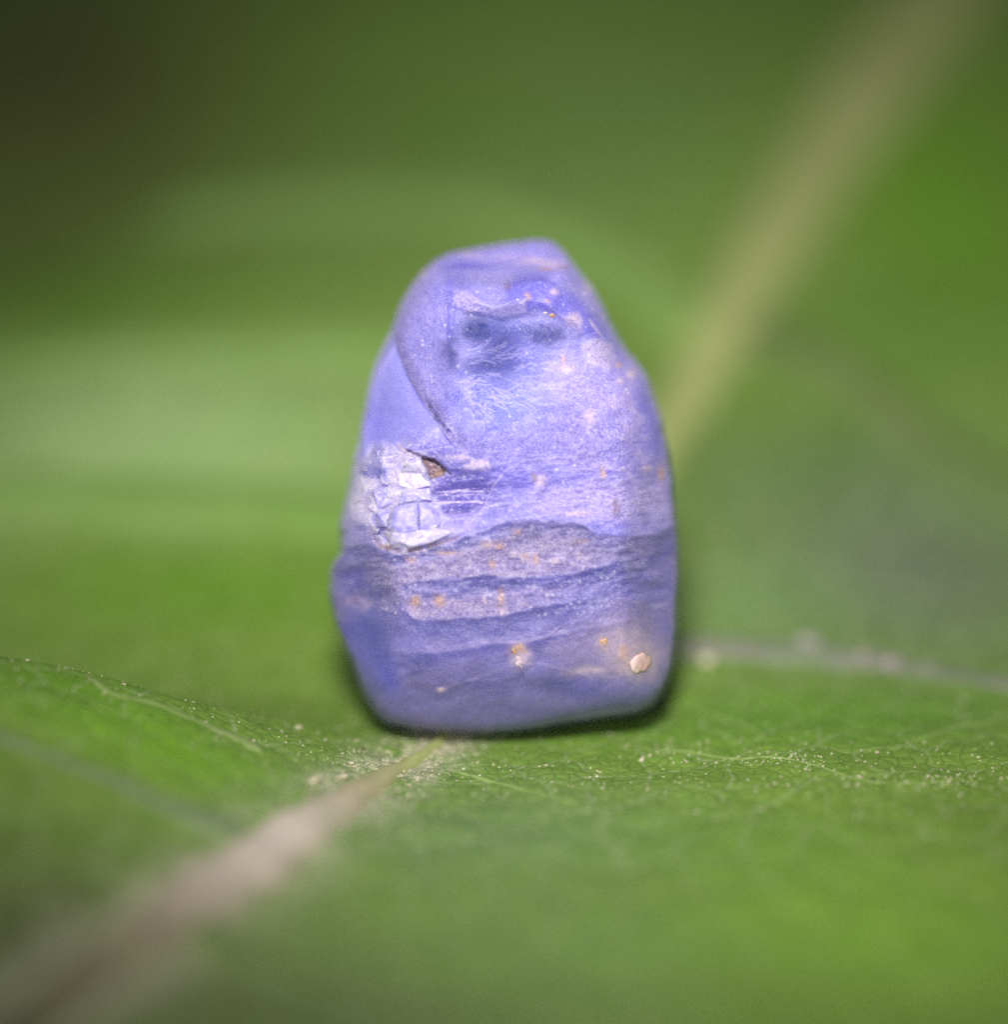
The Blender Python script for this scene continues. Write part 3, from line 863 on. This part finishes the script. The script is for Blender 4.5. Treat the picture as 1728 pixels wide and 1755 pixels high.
# glints of the crystal faces, painted as bright pinpoints
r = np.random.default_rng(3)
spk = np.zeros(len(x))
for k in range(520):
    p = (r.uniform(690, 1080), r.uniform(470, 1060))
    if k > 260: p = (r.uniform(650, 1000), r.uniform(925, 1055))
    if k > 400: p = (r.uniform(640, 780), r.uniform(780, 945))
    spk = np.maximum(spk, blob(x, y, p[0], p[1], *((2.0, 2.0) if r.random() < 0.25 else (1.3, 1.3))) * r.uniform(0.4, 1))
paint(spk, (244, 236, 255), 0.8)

f -= 0.9 * np.clip(calm, 0, 1) * fine
fore = (H + f * edge * 1.0)
fore = np.maximum(fore, 0) * sstep(1.0, 0.985, S) + fore * 0
SC = DS / DF / 100


def stone_world(px, py, fwd):
    """pixel and height above the middle section -> world"""
    d_ = DS - fwd
    k = d_ / DF / 100
    P = CAM[None] + FW[None] * np.atleast_1d(d_)[:, None] + RT[None] * ((np.atleast_1d(px) - 864) * k)[:, None] - UP[None] * ((np.atleast_1d(py) - 877.5) * k)[:, None]
    return P


Vf = stone_world(PX, PY, fore)
gi = np.arange(NG * NG).reshape(NG, NG)
Ff = np.stack([gi[:-1, :-1], gi[1:, :-1], gi[1:, 1:], gi[:-1, 1:]], -1).reshape(-1, 4)
# the back, ring by ring from the rim
ringi = np.concatenate([gi[0, :-1], gi[:-1, -1], gi[-1, :0:-1], gi[:0:-1, 0]])
rp = ph.ravel()[ringi]
rings = [ringi]; Vb = []; colb = []; nb = len(Vf)
K = 26
for k in range(1, K + 1):
    sk = math.cos(k / K * math.pi / 2 * 0.985)
    Rr = Rphi(rp) * sk
    bx_, by_ = CX + Rr * np.cos(rp), CY + Rr * np.sin(rp)
    hb = 2.3 * profile(np.full(len(rp), sk), 2.3) * (1 + 0.08 * fbm(bx_ / 120, by_ / 120, 3, 33)) + 0.06 * fbm(bx_ / 40, by_ / 40, 3, 34)
    hb *= min(1, k / 3)
    Vb.append(stone_world(bx_, by_, -hb))
    mixl = sstep(890, 930, by_)[:, None]
    colb.append(lin(128, 122, 226) * (1 - mixl) + lin(106, 104, 178) * mixl)
    rings.append(nb + (k - 1) * len(ringi) + np.arange(len(ringi)))
Fb = []
for a, b in zip(rings[:-1], rings[1:]):
    Fb.append(np.stack([a, np.roll(a, -1), np.roll(b, -1), b], -1))
# last tiny hole is closed with one vertex
Vc = Vb[-1].mean(0, keepdims=True)
ci = nb + K * len(ringi)
a = rings[-1]
Fb.append(np.stack([a, np.roll(a, -1), np.full(len(a), ci), np.full(len(a), ci)], -1))
V = np.vstack([Vf] + Vb + [Vc])
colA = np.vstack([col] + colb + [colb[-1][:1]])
frA = np.concatenate([frost, np.full(len(V) - len(Vf), 0.25)]); glA = np.concatenate([gloss, np.zeros(len(V) - len(Vf))])
Fall = np.vstack([Ff] + Fb[:-1])
capF = Fb[-1][:, :3]
stone = thing("sapphire_crystal", "rough translucent violet blue crystal with white chipped corner standing on the green leaf", "gemstone")
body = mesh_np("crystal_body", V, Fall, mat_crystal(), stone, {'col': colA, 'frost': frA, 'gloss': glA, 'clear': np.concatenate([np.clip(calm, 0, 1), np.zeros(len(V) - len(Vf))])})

# ---- broken shards of the white corner and mineral grains (parts of the stone)
from_grid = None


def fore_at(px, py):
    i = np.argmin((PX - px) ** 2 + (PY - py) ** 2)
    return fore[i]


def shard(outline, thick, mat, seed, ridges=1, lift=0.0):
    thick *= 0.95
    r = np.random.default_rng(seed)
    Pn = np.array(outline, float); c = Pn.mean(0); n = len(Pn)
    base_f = np.array([fore_at(*p) for p in Pn])
    bmf = base_f - 0.10
    out = [stone_world(p[0], p[1], q)[0] for p, q in zip(Pn, bmf)]
    mid = [stone_world(p[0], p[1], q + thick * 0.45 * r.uniform(0.4, 1.0) + lift)[0] for p, q in zip(Pn, base_f)]
    inner = []
    for p in Pn:
        q = c + (p - c) * r.uniform(0.45, 0.75) + r.normal(0, 1.2, 2)
        inner.append(stone_world(q[0], q[1], fore_at(*q) * 0.4 + base_f.mean() * 0.6 + thick * r.uniform(0.7, 1.15) + lift)[0])
    cc = stone_world(c[0] + r.normal(0, 3), c[1] + r.normal(0, 3), base_f.mean() + thick * r.uniform(0.9, 1.2) + lift)[0]
    bm = bmesh.new()
    vo = [bm.verts.new(v) for v in out]; vm_ = [bm.verts.new(v) for v in mid]; vi = [bm.verts.new(v) for v in inner]; vc = bm.verts.new(cc)
    for i in range(n):
        j = (i + 1) % n
        for a_, b_2 in ((vo, vm_), (vm_, vi)):
            bm.faces.new((a_[i], a_[j], b_2[j])); bm.faces.new((a_[i], b_2[j], b_2[i]))
        bm.faces.new((vi[i], vi[j], vc))
    bmesh.ops.recalc_face_normals(bm, faces=bm.faces)
    bmesh.ops.bevel(bm, geom=[e for e in bm.edges if len(e.link_faces) == 2], offset=0.008, segments=1, affect='EDGES')
    me = bpy.data.meshes.new("shard"); bm.to_mesh(me); bm.free()
    me.materials.append(mat)
    o = bpy.data.objects.new("shard", me); COL.objects.link(o); o.parent = stone
    return o


m_sh = mat_plain("milky_shard", lin(200, 192, 248), lin(164, 158, 238), 11.0, 0.24, 0.6, 0.5, 0.25)
m_sg = mat_plain("clear_shard", lin(196, 188, 248), lin(160, 154, 238), 9.0, 0.18, 0.6, 0.5, 0.15)
m_sc = mat_plain("cream_shard", lin(222, 212, 250), lin(188, 178, 240), 11.0, 0.3, 0.6, 0.5, 0.3)
m_sb = mat_plain("blue_shard", lin(120, 116, 214), lin(98, 96, 200), 6.0, 0.2, 0.3, 0.7, 0.2)
shard([(680, 770), (722, 788), (735, 812), (738, 832), (708, 840), (684, 832), (676, 800)], 0.11, m_sc, 1)
shard([(676, 868), (716, 860), (717, 908), (690, 914), (664, 906)], 0.15, m_sg, 2)
shard([(717, 860), (742, 862), (756, 896), (738, 912), (718, 908)], 0.13, m_sg, 3)
shard([(658, 910), (692, 914), (717, 909), (748, 904), (778, 912), (738, 930), (700, 942), (668, 934)], 0.15, m_sc, 4)
shard([(646, 878), (670, 868), (664, 904), (644, 902)], 0.16, m_sh, 5)
shard([(636, 840), (662, 834), (674, 862), (648, 872)], 0.10, m_sh, 6)
shard([(690, 842), (736, 836), (742, 858), (712, 858), (684, 864)], 0.09, m_sh, 7)
shard([(640, 770), (668, 762), (672, 792), (650, 798)], 0.07, m_sh, 9)


def grain(px, py, rr, mat, label=None, flat=0.6, seed=0, sink=0.3, name="mineral_grain", rough_=0.2, wide=1.0):
    bm = bmesh.new()
    bmesh.ops.create_icosphere(bm, subdivisions=4, radius=1.0)
    g_ = lambda a_, b_: stone_world(a_, b_, fore_at(a_, b_))[0]
    tx_ = g_(px + 8, py) - g_(px - 8, py); tx_ /= np.linalg.norm(tx_)
    tz_ = g_(px, py - 8) - g_(px, py + 8); tz_ -= tx_ * (tz_ @ tx_); tz_ /= np.linalg.norm(tz_)
    nn_ = np.cross(tx_, tz_); nn_ /= np.linalg.norm(nn_)
    c = g_(px, py) - nn_ * (sink * rr / 100) * (1 if nn_ @ FW < 0 else -1)
    for v in bm.verts:
        n = mnoise.fractal(v.co * 1.1 + Vector((seed * 7.1, 0, 3)), 1.0, 2.0, 3)
        p = v.co * (1 + rough_ * n)
        q = tx_ * p.x * wide + tz_ * p.z + nn_ * p.y * flat
        v.co = Vector(c + q * rr / 100)
    for fc in bm.faces: fc.smooth = True
    me = bpy.data.meshes.new(name); bm.to_mesh(me); bm.free(); me.materials.append(mat)
    o = bpy.data.objects.new(name, me); COL.objects.link(o); o.parent = stone
    if label: o['label'] = label
    return o


m_bead = mat_plain("cream_inclusion", lin(240, 208, 212), lin(220, 176, 168), 2.2, 0.6, 0.5, 0.25, 0.4)
m_or = mat_plain("ochre_grain", lin(206, 150, 100), lin(196, 168, 156), 8.0, 0.5, 0.3, 0.4, 0.4)
m_pk = mat_plain("pinkish_grain", lin(214, 192, 204), lin(190, 168, 200), 9.0, 0.5, 0.3, 0.4, 0.4)
grain(1104, 1136, 22, m_bead, "cream white rounded inclusion near the lower right corner", 0.42, 5, 0.27, "inclusion", 0.34, 1.3)
grain(889, 1116, 15, m_or, "ochre grain in the lower half", 0.30, 2, 0.32, rough_=0.5)
grain(897, 1130, 15, m_pk, None, 0.25, 3, 0.26, rough_=0.5)
grain(946, 541, 6, m_or, "bright orange grain near the top", 0.6, 4)
grain(935, 537, 4, m_pk, None, 0.6, 5)
grain(1034, 1101, 8, m_or, None, 0.25, 7, 0.3, rough_=0.5)

# ------------------------------------------------------------------ specks lying on the leaf
m_fl = mat_plain("pale_fleck", lin(225, 215, 190), lin(200, 188, 160), 9.0, 0.6)
m_ms = mat_plain("mauve_crumb", lin(176, 164, 164), lin(150, 142, 140), 4.0, 0.7)
m_dk = mat_plain("dark_fleck", lin(48, 40, 30), lin(70, 60, 40), 9.0, 0.7)


def fleck(px, py, rr, mat, label, asp=1.6, seed=0, group="flecks lying on the leaf"):
    p = leaf_pt(px, py)
    bm = bmesh.new()
    bmesh.ops.create_icosphere(bm, subdivisions=2, radius=1.0)
    for v in bm.verts:
        n = mnoise.noise(v.co * 1.3 + Vector((seed * 3.7, 1, 2)))
        q = v.co * (1 + 0.5 * n)
        v.co = Vector((q.x * asp, q.y, q.z * 0.45)) * (rr / 100)
    me = bpy.data.meshes.new("leaf_fleck"); bm.to_mesh(me); bm.free(); me.materials.append(mat)
    o = bpy.data.objects.new("leaf_fleck", me); COL.objects.link(o)
    o.location = (p[0], p[1], p[2] + rr / 100 * 0.2); o.rotation_euler = (0.2, 0.1, seed * 0.9)
    o['label'] = label; o['category'] = "fleck"; o['group'] = group
    return o


fleck(512, 1247, 5.5, m_fl, "cream fleck alone on the green slope left of the stone's foot", 1.5, 1)
fleck(602, 1308, 6, m_fl, "cream fleck just above the scurfy midrib, left of the stone", 1.3, 2)
fleck(588, 1332, 8, m_fl, "cream fleck touching the upper edge of the pale midrib", 1.2, 3)
fleck(541, 1337, 10, m_fl, "blurred cream fleck, leftmost of those beside the midrib", 1.2, 4)
fleck(1100, 1302, 4.5, m_fl, "thin white sliver below the right end of the stone", 2.4, 5)
fleck(1212, 1132, 13, m_fl, "round blurred pale grain behind the stone's right foot", 1.0, 6)
fleck(1388, 1102, 15, m_ms, "blurred mauve crumb at the left end of the grey vein", 1.6, 7)
fleck(1528, 1138, 17, m_ms, "largest blurred pale crumb on the grey vein, right of the stone", 2.2, 8)
fleck(1478, 1126, 11, m_ms, "blurred mauve crumb between the two larger ones on the grey vein", 2.0, 12)
fleck(1590, 1147, 9, m_ms, "smallest blurred crumb at the right end of the row on the grey vein", 2.0, 13)
fleck(623, 1283, 3, m_dk, "tiny black speck just left of the stone's foot", 1.2, 9)
fleck(1496, 1337, 3, m_dk, "tiny dark speck on the fine white vein", 1.6, 10)

# fine dust on the skin near the stone
r = np.random.default_rng(11)
dv_, df_ = [], []
cube = np.array([[-1, -1, 0], [1, -1, 0], [1, 1, 0], [-1, 1, 0], [0, 0, 1.2]])
tri_ = [(0, 1, 4), (1, 2, 4), (2, 3, 4), (3, 0, 4), (0, 3, 2), (0, 2, 1)]
n = 0
while n < 2100:
    if n < 1000:
        t_ = r.uniform(0.22, 0.48); i_ = int(t_ * (len(Mp) - 1)); cxy = Mp[i_] + r.normal(0, 0.45, 2)
    elif n < 1250:
        i_ = r.integers(0, len(SV[3][0])); cxy = SV[3][0][i_] + r.normal(0, 0.22, 2)
    else:
        cxy = np.array([r.uniform(-9, 9.5), r.normal(-2.3, 1.6)])
    if cxy[1] > 0.6 and abs(cxy[0]) < 3.2: continue
    s_ = r.uniform(0.006, 0.02) * (1.6 if r.random() < 0.06 else 1)
    a_ = r.uniform(0, 6.28); ca, sa = math.cos(a_), math.sin(a_)
    q = cube * s_ * np.array([r.uniform(0.7, 1.8), r.uniform(0.6, 1.2), 0.8])
    q = np.stack([q[:, 0] * ca - q[:, 1] * sa + cxy[0], q[:, 0] * sa + q[:, 1] * ca + cxy[1], q[:, 2]], 1)
    q[:, 2] += leaf_h(cxy[0], cxy[1]) - 0.002
    q = q * 1.0
    for t3 in tri_: df_.append([k + 5 * n for k in t3])
    dv_.append(q); n += 1
dust = mesh_np("dust", np.vstack(dv_), np.array(df_), m_fl, None, None, False)
dust['kind'] = 'stuff'; dust['label'] = "fine pale dust scattered on the leaf in front of the stone"; dust['category'] = "dust"
